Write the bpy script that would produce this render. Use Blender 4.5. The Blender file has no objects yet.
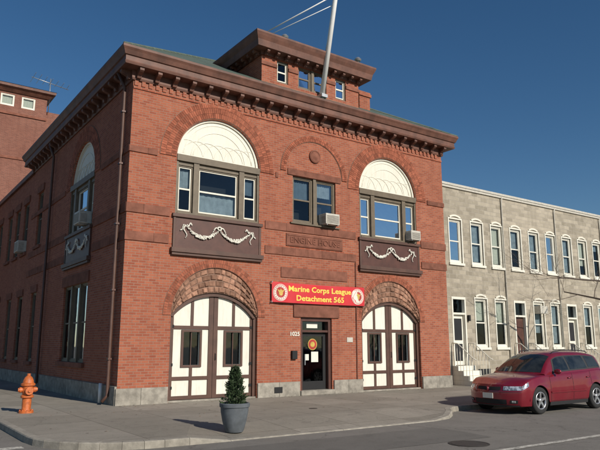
import bpy, bmesh, math, random
from mathutils import Vector
random.seed(7)
D=bpy.data; SC=bpy.context.scene
# ------------------------------------------------------------ materials
def newmat(name):
    m=D.materials.new(name); m.use_nodes=True
    nt=m.node_tree; b=nt.nodes['Principled BSDF']; return m,nt,b
def N(nt,t,**k):
    n=nt.nodes.new(t)
    for a,v in k.items(): setattr(n,a,v)
    return n
def mixc(nt,fac,a,b,mode='MIX'):
    n=N(nt,'ShaderNodeMix',data_type='RGBA',blend_type=mode)
    for s,v in ((n.inputs[0],fac),(n.inputs[6],a),(n.inputs[7],b)):
        if hasattr(v,'links'): nt.links.new(v,s)
        elif isinstance(v,(int,float)): s.default_value=v
        else: s.default_value=(*v,1)
    return n.outputs[2]
def pos(nt): return N(nt,'ShaderNodeNewGeometry').outputs['Position']
def noise(nt,scale,vec=None,detail=4,rough=.6):
    n=N(nt,'ShaderNodeTexNoise'); n.inputs['Scale'].default_value=scale; n.inputs['Detail'].default_value=detail
    n.inputs['Roughness'].default_value=rough
    nt.links.new(vec if vec is not None else pos(nt),n.inputs['Vector']); return n.outputs['Fac']
def ramp(nt,val,lo,hi,a=0.,b=1.):
    n=N(nt,'ShaderNodeMapRange'); nt.links.new(val,n.inputs[0])
    n.inputs[1].default_value=lo;n.inputs[2].default_value=hi;n.inputs[3].default_value=a;n.inputs[4].default_value=b
    return n.outputs[0]
def bump(nt,b,h,strength=.4,dist=.01,prev=None):
    n=N(nt,'ShaderNodeBump'); n.inputs['Strength'].default_value=strength;n.inputs['Distance'].default_value=dist
    nt.links.new(h,n.inputs['Height'])
    nt.links.new(n.outputs[0],b.inputs['Normal']); return n
def simple(name,col,rough=.6,var=.25,nscale=6,metal=0,bmp=.15,bscale=40,spec=.5,island=0):
    m,nt,b=newmat(name)
    c2=tuple(x*(1-var) for x in col)
    c=mixc(nt,ramp(nt,noise(nt,nscale),.35,.65),c2,col)
    if island:
        g=N(nt,'ShaderNodeNewGeometry').outputs['Random Per Island']
        hs=N(nt,'ShaderNodeHueSaturation'); nt.links.new(c,hs.inputs['Color'])
        nt.links.new(ramp(nt,g,0,1,1-island,1+island),hs.inputs['Value']); c=hs.outputs[0]
    nt.links.new(c,b.inputs['Base Color']); b.inputs['Roughness'].default_value=rough; b.inputs['Metallic'].default_value=metal
    b.inputs['Specular IOR Level'].default_value=spec
    if bmp: bump(nt,b,noise(nt,bscale),bmp,.01)
    return m
def grime(name,col,dirt,rough=.6):
    """paint with streaky weathering and small chips"""
    m,nt,b=newmat(name); v,sep=uvvec(nt)
    mp=N(nt,'ShaderNodeMapping'); mp.inputs['Scale'].default_value=(9,1.2,1); nt.links.new(v,mp.inputs['Vector'])
    c=mixc(nt,ramp(nt,noise(nt,1.5,mp.outputs[0],6,.7),.48,.8,0,.45),col,dirt)
    c=mixc(nt,ramp(nt,noise(nt,28,detail=5,rough=.7),.66,.72,0,.55),c,tuple(x*.45 for x in dirt))
    c=mixc(nt,ramp(nt,noise(nt,1.2),.4,.7,0,.15),c,dirt)
    nt.links.new(c,b.inputs['Base Color']); b.inputs['Roughness'].default_value=rough
    bump(nt,b,noise(nt,35),.12,.01); return m
def uvvec(nt):
    s=N(nt,'ShaderNodeSeparateXYZ'); nt.links.new(pos(nt),s.inputs[0])
    a=N(nt,'ShaderNodeMath',operation='ADD'); nt.links.new(s.outputs[0],a.inputs[0]); nt.links.new(s.outputs[1],a.inputs[1])
    c=N(nt,'ShaderNodeCombineXYZ'); nt.links.new(a.outputs[0],c.inputs[0]); nt.links.new(s.outputs[2],c.inputs[1]); return c.outputs[0],s
def brickmat(name,c1,c2,mort,bw,bh,ms,bias=0,stain=.5,rough=.85,bstr=.5,off=.5,hl=.15):
    m,nt,b=newmat(name); v,sep=uvvec(nt)
    t=N(nt,'ShaderNodeTexBrick',offset=off); nt.links.new(v,t.inputs['Vector'])
    t.inputs['Color1'].default_value=(*c1,1);t.inputs['Color2'].default_value=(*c2,1);t.inputs['Mortar'].default_value=(*mort,1)
    t.inputs['Scale'].default_value=1;t.inputs['Brick Width'].default_value=bw;t.inputs['Row Height'].default_value=bh
    t.inputs['Mortar Size'].default_value=ms;t.inputs['Mortar Smooth'].default_value=.1;t.inputs['Bias'].default_value=bias
    n1=noise(nt,.45,detail=6,rough=.7); n2=noise(nt,5.5,detail=5)
    mp=N(nt,'ShaderNodeMapping'); mp.inputs['Scale'].default_value=(2.2,.2,1); nt.links.new(v,mp.inputs['Vector'])
    n3=noise(nt,1.6,mp.outputs[0],5,.65)
    c=mixc(nt,ramp(nt,n1,.35,.7,0,stain),t.outputs['Color'],tuple(x*.6 for x in c1))
    c=mixc(nt,ramp(nt,n3,.5,.75,0,stain*.7),c,tuple(x*.5 for x in c2))
    c=mixc(nt,ramp(nt,n2,.5,.8,0,hl),c,tuple(min(1,x*1.4+.03) for x in c1))
    nt.links.new(c,b.inputs['Base Color']); b.inputs['Roughness'].default_value=rough
    b.inputs['Specular IOR Level'].default_value=.2
    inv=N(nt,'ShaderNodeMath',operation='SUBTRACT'); inv.inputs[0].default_value=1; nt.links.new(t.outputs['Fac'],inv.inputs[1])
    ad=N(nt,'ShaderNodeMath',operation='ADD'); nt.links.new(inv.outputs[0],ad.inputs[0]); nt.links.new(noise(nt,25),ad.inputs[1])
    bump(nt,b,ad.outputs[0],bstr,.008)
    return m
M={}
M['brick']=brickmat('brick_red',(.385,.125,.07),(.245,.064,.038),(.31,.195,.145),.215,.0735,.0085,-.15,.45,.85,.6)
M['brick2']=brickmat('brick_old',(.27,.105,.072),(.19,.07,.05),(.22,.16,.13),.215,.0735,.009,0,.5)
M['vouss']=simple('brick_voussoir',(.34,.11,.064),.85,.3,8,island=.3,spec=.2)
M['mortar']=simple('mortar',(.27,.17,.125),.95)
M['brown']=simple('brownstone',(.25,.105,.072),.9,.35,3,bmp=.6,bscale=18,spec=.15,island=.15)
M['rough']=simple('rockfaced_stone',(.37,.205,.14),.95,.4,7,bmp=1.0,bscale=12,spec=.1,island=.42)
M['granite']=simple('granite_base',(.36,.33,.28),.85,.4,5,bmp=.5,bscale=30,spec=.2,island=.14)
M['trim']=simple('brown_painted_trim',(.10,.048,.033),.55,.3,3)
M['trimdk']=simple('dark_brown_paint',(.095,.036,.025),.5,.3,3)
M['cornice']=simple('cornice_paint',(.165,.07,.046),.6,.45,2.5)
M['olive']=simple('olive_brown_frame',(.15,.115,.075),.55,.25,5)
M['white']=grime('white_paint',(.74,.72,.63),(.42,.37,.29))
M['cream']=grime('cream_paint',(.73,.70,.60),(.46,.41,.32))
M['plaster']=simple('white_plaster',(.74,.71,.62),.8,.2,9,bmp=.3)
M['slate']=brickmat('roof_slate',(.12,.155,.125),(.085,.11,.092),(.04,.05,.045),.28,.13,.006,0,.4,.6)
M['black']=simple('black_void',(.012,.012,.013),.8,.1)
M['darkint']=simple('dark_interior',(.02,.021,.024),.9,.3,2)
M['curtain']=simple('curtain_cloth',(.38,.44,.50),.9,.3,5,bmp=.3,bscale=14)
M['bluefilm']=simple('blue_blind',(.15,.21,.29),.8,.25,4,bmp=.1)
M['metal']=simple('galvanised_metal',(.45,.46,.47),.4,.15,10,metal=.7)
M['ac']=simple('ac_enamel',(.56,.53,.46),.5,.2,8)
M['acdark']=simple('ac_grille',(.22,.20,.17),.6,.15,8)
M['pole']=simple('white_pole_paint',(.80,.80,.78),.35,.05)
def glassmat():
    m=D.materials.new('window_glass'); m.use_nodes=True; nt=m.node_tree; nt.nodes.clear()
    o=N(nt,'ShaderNodeOutputMaterial'); mx=N(nt,'ShaderNodeMixShader'); tr=N(nt,'ShaderNodeBsdfTransparent'); gl=N(nt,'ShaderNodeBsdfGlossy')
    tr.inputs[0].default_value=(.66,.72,.72,1); gl.inputs['Roughness'].default_value=.04; gl.inputs['Color'].default_value=(.62,.66,.72,1)
    fr=N(nt,'ShaderNodeFresnel'); fr.inputs[0].default_value=1.5
    bp=N(nt,'ShaderNodeBump'); bp.inputs['Strength'].default_value=.15; bp.inputs['Distance'].default_value=.02
    nt.links.new(noise(nt,2.2,detail=2),bp.inputs['Height']); nt.links.new(bp.outputs[0],gl.inputs['Normal'])
    nt.links.new(ramp(nt,fr.outputs[0],0,1,.03,1),mx.inputs[0]); nt.links.new(tr.outputs[0],mx.inputs[1]); nt.links.new(gl.outputs[0],mx.inputs[2])
    nt.links.new(mx.outputs[0],o.inputs[0]); return m
M['glass']=glassmat()
# ------------------------------------------------------------ object helpers
def empty(name):
    e=D.objects.new(name,None); SC.collection.objects.link(e); e.empty_display_size=.3; return e
def mesh(name,vs,fs,mat,parent=None,smooth=False,recalc=True):
    me=D.meshes.new(name); me.from_pydata([tuple(v) for v in vs],[],fs); 
    if recalc:
        bm=bmesh.new(); bm.from_mesh(me); bmesh.ops.recalc_face_normals(bm,faces=bm.faces); bm.to_mesh(me); bm.free()
    if smooth:
        for p in me.polygons: p.use_smooth=True
    ob=D.objects.new(name,me); SC.collection.objects.link(ob)
    if isinstance(mat,str): mat=M[mat]
    if mat: me.materials.append(mat)
    if parent: ob.parent=parent
    return ob
W=lambda x,y,z:(x,y,z)
FR=lambda u,d,z:(u,-d,z)
LF=lambda u,d,z:(-d,u,z)
BF=[(0,1,3,2),(4,6,7,5),(0,4,5,1),(2,3,7,6),(0,2,6,4),(1,5,7,3)]
def boxes(name,L,mat,parent=None,mp=W,bevel=0):
    vs=[];fs=[]
    for (a,b,c,d,e,f) in L:
        k=len(vs)
        for x in (a,b):
            for y in (c,d):
                for z in (e,f): vs.append(mp(x,y,z))
        fs+=[tuple(k+i for i in q) for q in BF]
    ob=mesh(name,vs,fs,mat,parent)
    if bevel:
        m=ob.modifiers.new('b','BEVEL'); m.width=bevel; m.segments=2; m.limit_method='ANGLE'
    return ob
def wall(name,outer,holes,th,mp,mat,parent,d0=0):
    cu=D.curves.new('tmp','CURVE'); cu.dimensions='2D'; cu.fill_mode='BOTH'; cu.extrude=th/2
    for pts in [outer]+holes:
        s=cu.splines.new('POLY'); s.points.add(len(pts)-1); s.use_cyclic_u=True
        for p,q in zip(s.points,pts): p.co=(q[0],q[1],0,1)
    ob=D.objects.new('tmp',cu); SC.collection.objects.link(ob)
    me=D.meshes.new_from_object(ob.evaluated_get(bpy.context.evaluated_depsgraph_get()))
    D.objects.remove(ob)
    vs=[mp(v.co.x,v.co.z-th/2+d0,v.co.y) for v in me.vertices]; fs=[tuple(p.vertices) for p in me.polygons]
    D.meshes.remove(me)
    o=mesh(name,vs,fs,mat,parent,recalc=False)
    bm=bmesh.new(); bm.from_mesh(o.data); bmesh.ops.remove_doubles(bm,verts=bm.verts,dist=1e-4); bmesh.ops.recalc_face_normals(bm,faces=bm.faces); bm.to_mesh(o.data); bm.free()
    return o
def rect(a,b,c,d): return [(a,c),(b,c),(b,d),(a,d)]
def arcpts(uc,zc,r,a0,a1,n):
    return [(uc+r*math.cos(math.radians(a0+(a1-a0)*i/n)),zc+r*math.sin(math.radians(a0+(a1-a0)*i/n))) for i in range(n+1)]
def archhole(uc,hw,z0,zs,n=32):
    return [(uc-hw,z0),(uc+hw,z0)]+arcpts(uc,zs,hw,0,180,n)
def voussoirs(name,uc,zc,r0,r1,a0,a1,step,rings,d0,d1,mp,mat,parent,gap=.008,jit=0):
    vs=[];fs=[]
    rr=(r1-r0)/rings
    for k in range(rings):
        ra=r0+k*rr+gap/2; rb=r0+(k+1)*rr-gap/2
        L=math.radians(a1-a0)*(ra+rb)/2; n=max(2,round(L/step)); da=(a1-a0)/n
        for i in range(n):
            g=math.degrees(gap/2/ra)
            s=a0+i*da+g; e=a0+(i+1)*da-g
            dd=d1+random.uniform(-1,1)*.003; b=len(vs)
            for dpt in (d0,dd):
                for (r,a) in ((ra,s),(rb,s),(rb,e),(ra,e)):
                    a=math.radians(a)
                    vs.append(mp(uc+r*math.cos(a),dpt,zc+r*math.sin(a)))
            fs+=[(b+4,b+5,b+6,b+7),(b,b+1,b+5,b+4),(b+1,b+2,b+6,b+5),(b+2,b+3,b+7,b+6),(b+3,b,b+4,b+7),(b,b+3,b+2,b+1)]
    return mesh(name,vs,fs,mat,parent)
def arcband(name,uc,zc,r0,r1,a0,a1,n,d0,d1,mp,mat,parent):
    vs=[];fs=[]
    for i in range(n+1):
        a=math.radians(a0+(a1-a0)*i/n)
        for r,d in ((r0,d0),(r1,d0),(r1,d1),(r0,d1)): vs.append(mp(uc+r*math.cos(a),d,zc+r*math.sin(a)))
    for i in range(n):
        for j in range(4):
            fs.append((i*4+j,i*4+(j+1)%4,i*4+4+(j+1)%4,i*4+4+j))
    fs+=[(0,1,2,3),(n*4+3,n*4+2,n*4+1,n*4)]
    return mesh(name,vs,fs,mat,parent)
def ring(name,x0,x1,y0,y1,prof,mat,parent):
    """profile [(offset,z)] swept around rectangle, mitred"""
    vs=[];fs=[];n=len(prof)
    for sx,sy,x,y in ((-1,-1,x0,y0),(1,-1,x1,y0),(1,1,x1,y1),(-1,1,x0,y1)):
        for o,z in prof: vs.append((x+sx*o,y+sy*o,z))
    for c in range(4):
        for j in range(n):
            fs.append((c*n+j,c*n+(j+1)%n,((c+1)%4)*n+(j+1)%n,((c+1)%4)*n+j))
    return mesh(name,vs,fs,mat,parent)
def lathe(name,prof,mat,parent,c=(0,0,0),n=28,axis='z',smooth=True):
    vs=[];fs=[]
    for r,h in prof:
        for i in range(n):
            a=2*math.pi*i/n; p=(r*math.cos(a),r*math.sin(a),h)
            if axis=='y': p=(p[0],h,p[1])
            if axis=='x': p=(h,p[0],p[1])
            vs.append((c[0]+p[0],c[1]+p[1],c[2]+p[2]))
    m=len(prof)
    for k in range(m-1):
        for i in range(n): fs.append((k*n+i,k*n+(i+1)%n,(k+1)*n+(i+1)%n,(k+1)*n+i))
    fs.append(tuple(range(n))); fs.append(tuple((m-1)*n+i for i in range(n)))
    ob=mesh(name,vs,fs,mat,parent,smooth)
    if smooth:
        md=ob.modifiers.new('e','EDGE_SPLIT'); md.split_angle=math.radians(40)
    return ob
def tube(name,pts,r,mat,parent,n=8):
    vs=[];fs=[];P=[Vector(p) for p in pts]
    for i,p in enumerate(P):
        t=(P[min(i+1,len(P)-1)]-P[max(i-1,0)]).normalized()
        a=t.orthogonal().normalized() if i==0 else (a-t*a.dot(t)).normalized()
        b=t.cross(a); rr=r[i] if isinstance(r,(list,tuple)) else r
        for k in range(n):
            q=2*math.pi*k/n; vs.append(p+a*rr*math.cos(q)+b*rr*math.sin(q))
    for i in range(len(P)-1):
        for k in range(n): fs.append((i*n+k,i*n+(k+1)%n,(i+1)*n+(k+1)%n,(i+1)*n+k))
    fs+=[tuple(range(n)),tuple((len(P)-1)*n+k for k in range(n))]
    return mesh(name,vs,fs,mat,parent,smooth=True)
def textobj(name,body,size,uc,zc,d,mp,mat,parent,ext=.004,width=None,bold=0):
    cu=D.curves.new('t','FONT'); cu.body=body; cu.size=size; cu.align_x='CENTER'; cu.align_y='CENTER'; cu.extrude=ext; cu.offset=bold; cu.resolution_u=3
    ob=D.objects.new('tmp',cu); SC.collection.objects.link(ob)
    me=D.meshes.new_from_object(ob.evaluated_get(bpy.context.evaluated_depsgraph_get())); D.objects.remove(ob)
    xs=[v.co.x for v in me.vertices]; s=1 if not width else width/(max(xs)-min(xs))
    vs=[mp(uc+v.co.x*s,d+v.co.z,zc+v.co.y) for v in me.vertices]; fs=[tuple(p.vertices) for p in me.polygons]
    D.meshes.remove(me); return mesh(name,vs,fs,mat,parent)
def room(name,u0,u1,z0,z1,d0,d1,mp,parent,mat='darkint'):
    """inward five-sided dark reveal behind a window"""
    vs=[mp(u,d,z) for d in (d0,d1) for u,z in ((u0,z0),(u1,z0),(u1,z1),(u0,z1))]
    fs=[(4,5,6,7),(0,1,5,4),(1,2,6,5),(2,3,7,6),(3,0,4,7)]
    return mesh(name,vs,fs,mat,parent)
def sash(pref,u0,u1,z0,z1,mp,parent,frame,back=-.14,fw=.05,mid=True,cur=.5,curmat='curtain',sashmat=None,low=False):
    d=back; sm=sashmat or frame
    L=[(u0,u0+fw,d-.03,d+.05,z0,z1),(u1-fw,u1,d-.03,d+.05,z0,z1),(u0+fw,u1-fw,d-.03,d+.05,z0,z0+fw*1.2),(u0+fw,u1-fw,d-.03,d+.05,z1-fw,z1)]
    boxes(pref+'_frame',L,frame,parent,mp)
    a,b,c,e=u0+fw,u1-fw,z0+fw*1.2,z1-fw; s=.035; zm=(c+e)/2
    L=[(a,a+s,d-.02,d+.025,c,e),(b-s,b,d-.02,d+.025,c,e),(a+s,b-s,d-.02,d+.025,c,c+s*1.3),(a+s,b-s,d-.02,d+.025,e-s,e)]
    if mid: L.append((a+s,b-s,d-.02,d+.03,zm-.025,zm+.025))
    boxes(pref+'_sash',L,sm,parent,mp)
    mesh(pref+'_glass',[mp(a,d,c),mp(b,d,c),mp(b,d,e),mp(a,d,e)],[(0,1,2,3)],'glass',parent)
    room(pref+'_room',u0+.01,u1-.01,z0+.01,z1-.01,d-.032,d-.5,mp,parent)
    if cur>0:
        n=24; vs=[];fs=[]
        if low: zb=c; zt=c+(e-c)*cur
        else: zt=e; zb=zt-(zt-c)*cur
        for i in range(n+1):
            u=a+(b-a)*i/n; dd=d-.09+.012*math.sin(i*1.9)+.006*math.sin(i*.7)
            vs+= [mp(u,dd,zb),mp(u,dd,zt)]
        for i in range(n): fs.append((2*i,2*i+2,2*i+3,2*i+1))
        mesh(pref+'_curtain',vs,fs,curmat,parent,smooth=True)
# ============================================================ FIREHOUSE
fh=empty('brick_firehouse')
WD=13.2; ZT=9.45; TH=.35
DC=(2.93,10.15); HW=1.46
ZS=7.2; RD=1.86; DZ=2.45
aseg=math.degrees(math.asin(HW/RD)); zcD=DZ-RD*math.cos(math.radians(aseg))
def dooroutline(uc):
    return [(uc-HW,0)]+arcpts(uc,DZ,HW,180,0,32)+[(uc+HW,0)]
outer=[(0,0)]+dooroutline(DC[0])+[(6.05,0),(6.05,2.5),(7.35,2.5),(7.35,0)]+dooroutline(DC[1])+[(WD,0),(WD,ZT),(0,ZT)]
holes=[archhole(c,HW,5.45,ZS) for c in DC]+[rect(5.72,7.58,5.62,7.3)]
wall('front_wall',outer,holes,TH,FR,'brick',fh)
YL=12.4; LC=4.65
Lup=[(10.4,11.3),(13.2,14.2),(15.1,16.1),(17.0,18.0),(19.6,20.6)]
holesL=[archhole(LC,1.42,5.45,ZS),rect(3.25,6.05,1.05,3.6)]+[rect(a,b,5.75,8.1) for a,b in Lup[:1]]+[rect(10.3,11.2,.95,3.75)]
wall('side_wall',rect(TH,YL,0,ZT),holesL,TH,LF,'brick',fh)
boxes('rear_walls',[(WD-TH,WD,TH,YL,0,ZT),(TH,WD-TH,YL-TH,YL,0,ZT)],'brick',fh)
hw=[rect(a,b,5.75,8.1) for a,b in Lup[1:]]+[rect(13.1,14.1,.95,3.75),rect(15.6,16.6,.95,3.75),rect(18.5,19.5,.95,3.75)]
wall('rear_wing_wall',rect(YL,24,0,9.3),hw,TH,LF,'brick',fh,d0=-.03)
boxes('rear_wing_body',[(.38,9,23.6,24,0,9.3),(8.7,9,YL,23.6,0,9.3),(.38,8.7,YL+.01,23.6,9.05,9.25)],'brick',fh)
boxes('rear_wing_coping',[(-.09,.5,YL,24.1,9.3,9.52)],'cornice',fh)
bl=[]
for a,b in ((-.05,1.45),(4.4,6.0),(7.4,8.68),(11.62,WD+.05)):
    x=a
    while x<b-.01:
        e=min(b,x+random.uniform(.6,.95)); 
        if b-e<.3: e=b
        bl.append((x+.004,e-.004,.001,.055+random.uniform(0,.01),-.1,.44)); x=e
boxes('granite_plinth_front',bl,'granite',fh,FR,.008)
bl=[];x=.0
while x<24:
    e=x+random.uniform(.7,1.1); bl.append((x+.004,e-.004,.001,.055+random.uniform(0,.01),-.1,.5)); x=e
boxes('granite_plinth_side',bl,'granite',fh,LF,.008)
def course(a,b,z0,z1,L):
    x=a
    while x<b-.01:
        e=min(b,x+random.uniform(.5,.9))
        if b-e<.3: e=b
        L.append((x+.002,e-.002,.001,.03+random.uniform(0,.008),z0,z1)); x=e
fb=[];lb=[]
for z0,z1 in ((5.33,5.6),(4.52,4.78)):
    for a,b in ((-.03,1.30),(4.62,8.47),(11.8,WD+.03)): course(a,b,z0,z1,fb)
    for a,b in ((.002,3.0),(6.3,12.4)): course(a,b,z0,z1,lb)
for a,b in ((-.03,.84),(5.02,5.12),(12.25,WD+.03)): course(a,b,7.12,7.3,fb)
course(.002,2.55,7.12,7.3,lb); course(6.75,12.4,7.12,7.3,lb)
boxes('stone_bands_front',fb,'brown',fh,FR,.005)
boxes('stone_bands_side',lb,'brown',fh,LF,.005)
boxes('carved_name_panels',[(5.45,7.85,.001,.035,4.84,5.27),(5.25,8.05,.001,.03,3.78,4.12)],'brown',fh,FR,.01)
textobj('carved_letters','ENGINE HOUSE',.27,6.65,5.05,.045,FR,'brown',fh,.012,2.1)
boxes('carved_border',[(5.5,7.8,.036,.05,5.2,5.24),(5.5,7.8,.036,.05,4.87,4.9)],'brown',fh,FR)
boxes('door_lintel',[(5.75,7.65,.001,.05,2.503,2.9)],'brown',fh,FR,.01)
voussoirs('blind_arch',6.65,7.42,1.22,1.44,0,180,.075,2,.001,.035,FR,'vouss',fh)
arcband('blind_arch_bed',6.65,7.42,1.21,1.45,0,180,40,.0005,.02,FR,'mortar',fh)
boxes('window_lintel_mid',[(5.5,7.8,.001,.04,7.302,7.52)],'brown',fh,FR,.008)
boxes('window_sill_mid',[(5.6,7.7,.001,.09,5.605,5.66)],'olive',fh,FR,.008)
md=lathe('medallion',[(.24,0),(.24,.05),(.2,.07),(.17,.05),(.1,.06),(.05,.09),(.001,.09)],'brown',fh,(6.65,0,8.12),20,'y')
md.scale=(1,-1,1)
def archwin(p,uc,hwid,mp):
    voussoirs(p+'_arch_bricks',uc,ZS,hwid+.03,hwid+.55,0,180,.075,3,.001,.03,mp,'vouss',fh)
    arcband(p+'_arch_bed',uc,ZS,hwid+.02,hwid+.56,0,180,48,.0005,.018,mp,'mortar',fh)
    pts=[(uc-hwid+.01,ZS+.1)]+[(x,z) for x,z in arcpts(uc,ZS,hwid-.01,175,5,36)]+[(uc+hwid-.01,ZS+.1)]
    wall(p+'_fan_panel',pts,[],.04,mp,'cream',fh,d0=-.12)
    arcband(p+'_fan_rim',uc,ZS+.02,hwid-.085,hwid-.003,3,177,40,-.118,-.07,mp,'cream',fh)
    # faint interlaced hoop tracery
    for k in range(-3,4):
        cx=uc+k*.36; r=.52
        seg=[a for a in range(8,173,4) if math.hypot(cx+r*math.cos(math.radians(a))-uc,.12+r*math.sin(math.radians(a)))<hwid-.1]
        if len(seg)>3: arcband(p+'_fan_tracery',cx,ZS+.12,r,r+.016,seg[0],seg[-1],24,-.118,-.108+.0015*(k%3),mp,'cream',fh)
    for r in (.95,1.2): arcband(p+'_fan_hoop',uc,ZS+.08,r,r+.016,6,174,30,-.118,-.106,mp,'cream',fh)
    a,b=uc-hwid,uc+hwid
    L=[(a,b,-.2,.03,ZS-.10,ZS+.1),(a,a+.07,-.2,-.02,5.45,ZS-.1),(b-.07,b,-.2,-.02,5.45,ZS-.1),(a+.07,b-.07,-.2,-.0,5.45,5.52)]
    m1,m2=uc-.80,uc+.80
    L+=[(m1-.09,m1+.09,-.2,-.0,5.52,ZS-.1),(m2-.09,m2+.09,-.2,-.0,5.52,ZS-.1),(a+.07,m1-.09,-.2,-.05,6.98,ZS-.1),(m2+.09,b-.07,-.2,-.05,6.98,ZS-.1),(m1+.09,m2-.09,-.2,-.05,6.98,ZS-.1)]
    boxes(p+'_mullions',L,'olive',fh,mp)
    sash(p+'_w1',a+.07,m1-.09,5.52,6.98,mp,fh,'olive',-.13,.045,True,.45,'curtain','cream')
    sash(p+'_w2',m1+.09,m2-.09,5.52,6.98,mp,fh,'olive',-.13,.045,True,.48,'curtain','cream',low=True)
    sash(p+'_w3',m2+.09,b-.07,5.52,6.98,mp,fh,'olive',-.13,.045,True,.4,'bluefilm','cream')
    boxes(p+'_sill',[(a-.1,b+.1,.001,.10,5.34,5.449)],'trim',fh,mp,.01)
    boxes(p+'_swag_panel',[(a-.06,b+.06,.001,.04,4.42,5.339)],'trimdk',fh,mp)
    boxes(p+'_panel_mould',[(a-.12,b+.12,.001,.14,4.28,4.419),(a-.09,b+.09,.001,.10,4.2,4.279),(a-.06,a+.02,.041,.06,4.42,5.339),(b-.02,b+.06,.041,.06,4.42,5.339)],'trim',fh,mp,.01)
def swag(p,uc,mp,w=1.2):
    bm=bmesh.new()
    def ball(u,z,r,d=.075,sx=1,sz=1):
        o=bmesh.ops.create_icosphere(bm,subdivisions=1,radius=r)
        for v in o['verts']:
            x=v.co.x*sx*random.uniform(.8,1.2); y=v.co.y*.6; z2=v.co.z*sz*random.uniform(.8,1.2); v.co=Vector(mp(u+x,d+y,z+z2))
    for s in (-1,1):
        for i in range(40):
            t=i/39; u=s*t*w*.93; z=5.10-.30*math.sin(math.pi*t)**.9-.03*(1-t)
            r=.024+.032*math.sin(math.pi*t)
            for k in range(3): ball(uc+u+random.uniform(-.4,.4)*r,z+random.uniform(-.8,.8)*r,r*random.uniform(.45,.8),.07+random.uniform(0,.03))
        for i in range(12):
            t=i/11; ball(uc+s*(w*.95+.05*math.sin(t*6)),5.1-.36*t,.034*(1-.5*t)); ball(uc+s*(w*.78+.14*t),5.14+.05*math.sin(t*6),.024)
            ball(uc+s*(w*.99+.1*t),5.12-.2*t+.03*math.sin(t*8),.02)
        for i in range(10):
            t=i/9; ball(uc+s*(.05+.2*t),5.12-.24*t*t+.05*math.sin(3*t),.026)
    for i in range(10):
        a=i*.628; ball(uc+.06*math.cos(a),5.12+.05*math.sin(a),.03,.085)
    me=D.meshes.new(p); bm.to_mesh(me); bm.free(); ob=D.objects.new(p+'_garland',me); SC.collection.objects.link(ob); ob.parent=fh; me.materials.append(M['plaster'])
    for q in me.polygons: q.use_smooth=True
for i,c in enumerate(DC):
    archwin(f'front_arch_{i+1}',c,HW,FR); swag(f'front_swag_{i+1}',c,FR)
archwin('side_arch',LC,1.42,LF); swag('side_swag',LC,LF)
boxes('mid_window_mullion',[(6.59,6.71,-.2,0,5.661,7.3)],'olive',fh,FR)
sash('mid_w1',5.72,6.588,5.665,7.3,FR,fh,'olive',-.12,.07,True,.5,'bluefilm')
sash('mid_w2',6.712,7.58,5.665,7.3,FR,fh,'olive',-.12,.07,True,.35,'curtain')
boxes('side_lower_mullions',[(4.1,4.22,-.2,-.02,1.05,3.6),(5.08,5.2,-.2,-.02,1.05,3.6)],'olive',fh,LF)
for i,(a,b) in enumerate(((3.25,4.098),(4.222,5.078),(5.202,6.05))): sash(f'side_low_{i}',a,b,1.05,3.6,LF,fh,'olive',-.12,.06,True,.7,'bluefilm')
boxes('side_low_trim',[(3.1,6.2,.001,.05,3.602,3.95),(3.1,6.2,.001,.09,.9,1.049)],'brown',fh,LF,.008)
for i,(a,b) in enumerate(Lup):
    mp=LF if i==0 else (lambda u,d,z:LF(u,d-.03,z))
    sash(f'side_up_{i}',a,b,5.75,8.1,mp,fh,'olive',-.12,.06,True,.5)
    boxes(f'side_up_trim_{i}',[(a-.12,b+.12,.001,.05,8.102,8.4),(a-.1,b+.1,.001,.08,5.62,5.749)],'brown',fh,mp)
for i,(a,b) in enumerate(((10.3,11.2),(13.1,14.1),(15.6,16.6),(18.5,19.5))):
    mp=LF if i==0 else (lambda u,d,z:LF(u,d-.03,z))
    sash(f'side_lw_{i}',a,b,.95,3.75,mp,fh,'olive',-.12,.06,True,.5)
    boxes(f'side_lw_trim_{i}',[(a-.12,b+.12,.001,.05,3.752,4.05),(a-.1,b+.1,.001,.08,.82,.949)],'brown',fh,mp)
def acunit(name,u,z,mp,w=.62,h=.42):
    boxes(name+'_case',[(u-w/2,u+w/2,-.1,.32,z,z+h)],'ac',fh,mp,.015)
    L=[(u-w/2+.04,u+w/2-.04,.321,.328,z+.04+k*.032,z+.055+k*.032) for k in range(int((h-.08)/.032))]
    boxes(name+'_louvres',L,'acdark',fh,mp)
    sd=[(u-w/2-.006,u-w/2-.001,.06,.28,z+.06+k*.04,z+.075+k*.04) for k in range(int((h-.12)/.04))]
    boxes(name+'_side_vents',sd,'acdark',fh,mp)
    boxes(name+'_brackets',[(u-w/2+.05,u-w/2+.08,.0,.3,z-.03,z-.002),(u+w/2-.08,u+w/2-.05,.0,.3,z-.03,z-.002)],'metal',fh,mp)
acunit('ac_mid',7.2,5.7,FR,.6,.38); acunit('ac_right',11.25,5.55,FR,.5,.36); acunit('ac_side',13.7,5.8,LF,.8,.5); acunit('ac_side2',3.9,5.55,LF,.6,.42)
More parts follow.
